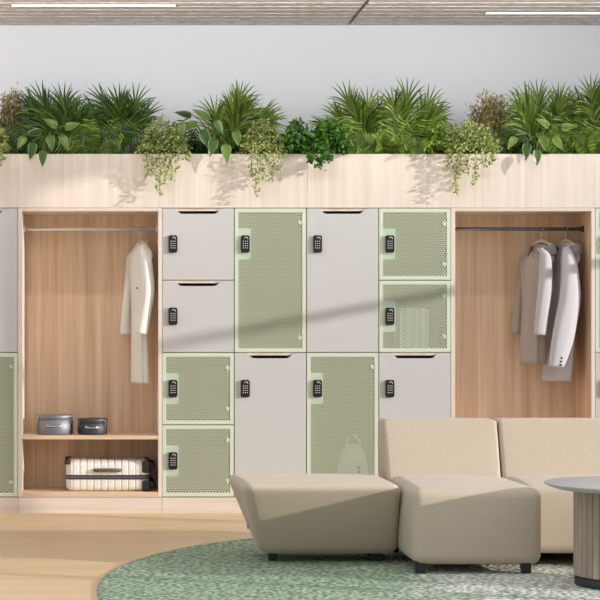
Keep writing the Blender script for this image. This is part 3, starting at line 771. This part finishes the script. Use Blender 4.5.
def broadleaf(px, Y, label, leaves):
    b0 = P(px, 160, Y); b0.z = ZP - .05; t = thing('broadleaf_plant', label, 'plant', b0, group='broad-leaved plants in the planter')
    lf = MB(); st = MB()
    for (lx, ly, yy, ang, L_) in leaves:
        c = P(lx, ly, yy) - b0; a = math.radians(ang)
        d = Vector((math.cos(a), -.25, math.sin(a)))
        L_ *= .9; heart(lf, c, d, Vector((R(-.25, .25), -1, .55)), L_, L_ * .56)
        m_ = c * .5 + Vector((0, 0, .12)); st.tube([Vector((0, 0, 0)), m_ * .6 + Vector((0, 0, .03)), m_, c + Vector((0, 0, .02)), c], .004, 5)
    lf.build('foliage', M['heart'], t, smooth=True); st.build('stems', M['stem'], t)
def oval(mb, p, d, L_, w_, nrm):
    d = d.normalized(); s = d.cross(nrm)
    if s.length < .05: s = Vector((1, 0, 0))
    s.normalize(); s *= w_ / 2
    mb.add([p, p + d * L_ * .35 - s, p + d * L_ * .35 + s, p + d * L_ * .72 - s * .8, p + d * L_ * .72 + s * .8, p + d * L_], [(0, 2, 1), (1, 2, 4, 3), (3, 4, 5)])
def rv(): return Vector((R(-1, 1), R(-1, 1), R(-1, 1))).normalized()
def vine(px, wpx, top, tails, label, n=420, mat='vine', size=.028, group='trailing plants in the planter', lowfall=175):
    """bushy crown above the planter edge with stems trailing over the front"""
    b0 = P(px, 160, .12); b0.z = ZP - .05; t = thing('trailing_plant', label, 'plant', b0, group=group); lf = MB(); st = MB()
    hw = wpx / 144; H = P(px, top, .1).z - ZP
    for i in range(int(n * 1.7)):
        th = R(0, PI); rr = math.sqrt(R(.05, 1)); x = hw * rr * math.cos(th); z = H * rr * math.sin(th) * (1 - .25 * abs(x) / hw)
        y = R(-.1, .16) * (1 - .3 * rr) + .03
        w = Vector((b0.x + x, y, ZP + .01 + z)); p = w - b0
        oval(lf, p, rv() + Vector((0, -.4, -.1)), size * R(.6, 1.15), size * R(.4, .6), rv() + Vector((.3, -.6, .6)))
    for i in range(26):
        x = hw * R(-.8, .8); st.tube([(x * .3, .0, 0), (x * .8, -.04, .05 + H * .4), (x, -.05 + R(-.04, .04), .06 + H * R(.5, .9))], .0025, 4, .0012)
    for (tx, ty, wd) in tails:
        a = Vector((P(tx, 150, -.04).x, .06, ZP + .05)); e = P(tx + R(-2, 2), ty, -.07)
        pts = [a, Vector((a.x, -.05, ZP + .055)), Vector((a.x, -.085, ZP - .02))]
        k = max(2, int((ZP - e.z) / .04))
        for q in range(1, k + 1):
            f = q / k; pts.append(Vector((a.x + (e.x - a.x) * f + R(-.01, .01), -.08 + R(-.012, .012), ZP - .02 + (e.z - ZP + .02) * f)))
        st.tube([p - b0 for p in pts], .0022, 4, .0012)
        for q in range(len(pts) - 1):
            for r2 in range(12):
                c = pts[q].lerp(pts[q + 1], R(0, 1)) + Vector((R(-wd, wd) * (1 - .5 * q / len(pts)), R(-.03, .02), R(-.015, .015)))
                if c.y > -.045 and c.z < ZP + .03: c.y = -.05
                dd = rv() + Vector((0, -.5, -.3)); 
                if dd.y > .1: dd.y = -.1
                oval(lf, c - b0, dd, size * R(.6, 1.1), size * R(.4, .6), rv() + Vector((.3, -.7, .5)))
    lf.build('foliage', M[mat], t); st.build('stems', M['stem'], t)
def twigbush(px, wpx, top, Y, label):
    b0 = P(px, 160, Y); b0.z = ZP - .06; t = thing('twiggy_bush', label, 'plant', b0, group='brown twiggy bushes in the planter'); lf = MB(); st = MB()
    H = P(px, top, Y).z - b0.z; hw = wpx / 135
    for i in range(85):
        f = R(-1, 1); e = Vector((hw * f, R(-.1, .1), H * R(.55, 1) * (1 - .25 * f * f))); m_ = e * .5 + Vector((-hw * f * .15, 0, .02))
        pts = [Vector((R(-.02, .02), 0, 0)), m_ * .5, m_, e.lerp(m_, .4), e]
        st.tube(pts, .0028, 4, .001)
        for k in range(40):
            q = R(.25, 1); p = (m_.lerp(e, (q - .5) * 2) if q > .5 else m_ * (q * 2)) + Vector((R(-.025, .025), R(-.025, .025), R(-.02, .02)))
            oval(lf, p, UP + rv() * .9, .03 * R(.7, 1.4), .010, rv())
    lf.build('foliage', M['brownbush'], t); st.build('stems', M['twig'], t)
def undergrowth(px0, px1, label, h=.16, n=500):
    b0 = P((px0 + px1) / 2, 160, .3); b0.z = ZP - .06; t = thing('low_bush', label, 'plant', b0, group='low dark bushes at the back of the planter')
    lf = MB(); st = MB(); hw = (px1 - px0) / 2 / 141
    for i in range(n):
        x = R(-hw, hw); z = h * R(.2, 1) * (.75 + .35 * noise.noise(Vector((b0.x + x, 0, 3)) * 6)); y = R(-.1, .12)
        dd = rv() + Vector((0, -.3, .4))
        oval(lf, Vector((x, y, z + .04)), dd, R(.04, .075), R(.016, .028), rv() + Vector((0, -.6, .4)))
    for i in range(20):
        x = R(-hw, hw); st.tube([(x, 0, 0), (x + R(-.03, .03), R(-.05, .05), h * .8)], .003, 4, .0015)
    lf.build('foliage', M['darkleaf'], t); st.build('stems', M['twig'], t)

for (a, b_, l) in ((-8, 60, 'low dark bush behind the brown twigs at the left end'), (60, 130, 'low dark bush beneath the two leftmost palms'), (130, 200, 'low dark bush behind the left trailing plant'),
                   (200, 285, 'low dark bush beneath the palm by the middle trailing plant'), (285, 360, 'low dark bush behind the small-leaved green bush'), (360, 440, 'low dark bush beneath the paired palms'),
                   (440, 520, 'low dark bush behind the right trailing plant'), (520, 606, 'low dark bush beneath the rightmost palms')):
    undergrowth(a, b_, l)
palm(62, 84, .3, 'dense palm above the left wardrobe, behind broad hanging leaves', 1.0, 8, 'palm_deep', lean=-.12)
palm(124, 85, .34, 'palm left of the left trailing plant, leaves fanned leftward', 1.0, 8, 'palm_deep', lean=-.2)
palm(232, 92, .26, 'palm behind the middle trailing plant, leaves swept right', .75, 7, 'palm', lean=.2)
palm(368, 90, .3, 'palm right of the small-leaved bush, arching far to the left', 1.0, 9, 'palm', lean=-.15)
palm(405, 92, .28, 'bright palm above the grey-topped locker column, right of its twin', .8, 7, 'palm', lean=.05)
palm(548, 83, .3, 'tall palm above the hanging jackets', .85, 8, 'palm')
palm(598, 85, .3, 'palm cut off by the right edge of the photo', .95, 8, 'palm', lean=-.1)
fern(92, .16, 'bright fern hanging low between the two leftmost palms', 13, .3)
fern(118, .18, 'fern beneath the second palm from the left', 12, .3, mat='palm_deep')
fern(22, .2, 'dark fern in front of the left brown twigs', 10, .26, mat='palm_deep')
fern(190, .24, 'dark fern arching between trailing plant and broad leaves', 10, .3, mat='palm_deep')
fern(388, .1, 'bright fern drooping over the planter edge below twin palms', 14, .3, fwd=.9, down=1.3)
fern(425, .2, 'fern left of the right trailing plant', 13, .34)
fern(506, .22, 'dark fern right of the brown twiggy bush', 12, .28, mat='palm_deep')
fern(572, .16, 'bright fern low between the two rightmost palms', 14, .32)
fern(594, .12, 'fern at the right edge in front of the cut-off palm', 12, .26)
fern(345, .2, 'fern behind the small-leaved bush and left palm fronds', 10, .28)
broadleaf(48, .12, 'broad heart-leaved plant hanging over the edge at far left', [(50, 137, -.02, -80, .12), (62, 137, -.02, -62, .12), (33, 144, 0, -100, .13), (43, 152, -.07, -92, .12), (24, 138, .05, -120, .11), (56, 126, .05, 150, .12), (66, 128, .06, 20, .12), (40, 132, .06, 190, .13)])
broadleaf(215, .12, 'broad pointed-leaf plant between the two left trailing plants', [(196, 124, .05, 195, .14), (181, 124, .02, -88, .12), (203, 132, .0, -70, .15), (214, 140, -.04, -105, .14), (226, 146, -.07, -88, .14), (236, 132, 0, -80, .12), (208, 118, .08, 150, .14), (190, 116, .1, 165, .13), (216, 122, .1, -60, .12)])
broadleaf(540, .12, 'broad heart-leaved plant in front of the tall right palm', [(543, 138, -.02, -80, .115), (555, 139, -.03, -55, .115), (527, 145, 0, -98, .13), (537, 151, -.07, -92, .12), (515, 138, .05, -125, .11), (548, 126, .05, 150, .12), (562, 128, .06, 10, .12)])
vine(2, 9, 128, [(0, 166, .03), (3, 160, .03)], 'light green trailing plant cut off by the left edge', 150)
vine(163, 27, 118, [(146, 178, .03), (152, 174, .04), (160, 196, .025), (165, 183, .04), (172, 180, .04), (178, 168, .03), (186, 160, .03)], 'light green trailing plant hanging over the planter above the white coat', 520)
vine(262, 22, 120, [(250, 174, .03), (257, 196, .03), (262, 180, .04), (268, 182, .035), (273, 176, .03), (279, 168, .02)], 'light green trailing plant hanging in the middle above a tall green locker', 520)
vine(468, 31, 122, [(448, 168, .03), (456, 194, .02), (460, 178, .035), (466, 174, .04), (474, 184, .03), (484, 168, .03), (492, 162, .03)], 'light green trailing plant hanging on the right beside brown twigs', 620)
vine(296, 20, 123, [], 'mid green small-leaved bush left of another, in the middle', 420, 'bush', .04, 'small-leaved green bushes in the planter')
vine(328, 22, 122, [(318, 168, .025), (322, 170, .03), (328, 160, .03), (312, 160, .02)], 'mid green small-leaved bush spilling slightly over the edge in the middle', 480, 'bush', .04, 'small-leaved green bushes in the planter')
vine(435, 14, 128, [], 'yellow-green leafy bush left of the right trailing plant', 220, 'fern', .04, 'small-leaved green bushes in the planter')
twigbush(12, 17, 88, .3, 'brown twiggy bush at the left end of the planter')
twigbush(490, 22, 90, .3, 'brown twiggy bush right of the right trailing plant')

# ---------------------------------------------------------------- light, camera
sun = bpy.data.lights.new('sun', 'SUN'); sun.energy = 3.75; sun.angle = math.radians(1.5); sun.color = (1, .95, .91)
so = bpy.data.objects.new('sun', sun); COL.objects.link(so)
so.rotation_euler = Vector((1, -.42, .255)).to_track_quat('Z', 'Y').to_euler()
wd = bpy.data.worlds.new('World'); bpy.context.scene.world = wd; wd.use_nodes = True
N, L = wd.node_tree.nodes, wd.node_tree.links
tc = N.new('ShaderNodeTexCoord'); sp = N.new('ShaderNodeSeparateXYZ'); mr = N.new('ShaderNodeMapRange'); mr.inputs['From Min'].default_value = .1; mr.inputs['To Min'].default_value = .66; mr.inputs['To Max'].default_value = 1.35
L.new(tc.outputs['Generated'], sp.inputs[0]); L.new(sp.outputs['Z'], mr.inputs['Value']); L.new(mr.outputs['Result'], N['Background'].inputs[1])
N['Background'].inputs[0].default_value = (.9, .95, 1, 1)
cam = bpy.data.cameras.new('camera'); cam.sensor_width = 36; cam.lens = F / 600 * 36; cam.shift_x = (300 - 105) / 600; cam.shift_y = 20 / 600; cam.clip_end = 100
co = bpy.data.objects.new('camera', cam); COL.objects.link(co); co.location = (0, -D0, EYE); co.rotation_euler = (PI / 2, 0, 0)
sc_ = bpy.context.scene; sc_.camera = co
sc_.view_settings.view_transform = 'Standard'; sc_.view_settings.look = 'None'; sc_.view_settings.gamma = 1; sc_.view_settings.exposure = 0
sc_.cycles.transparent_max_bounces = 24
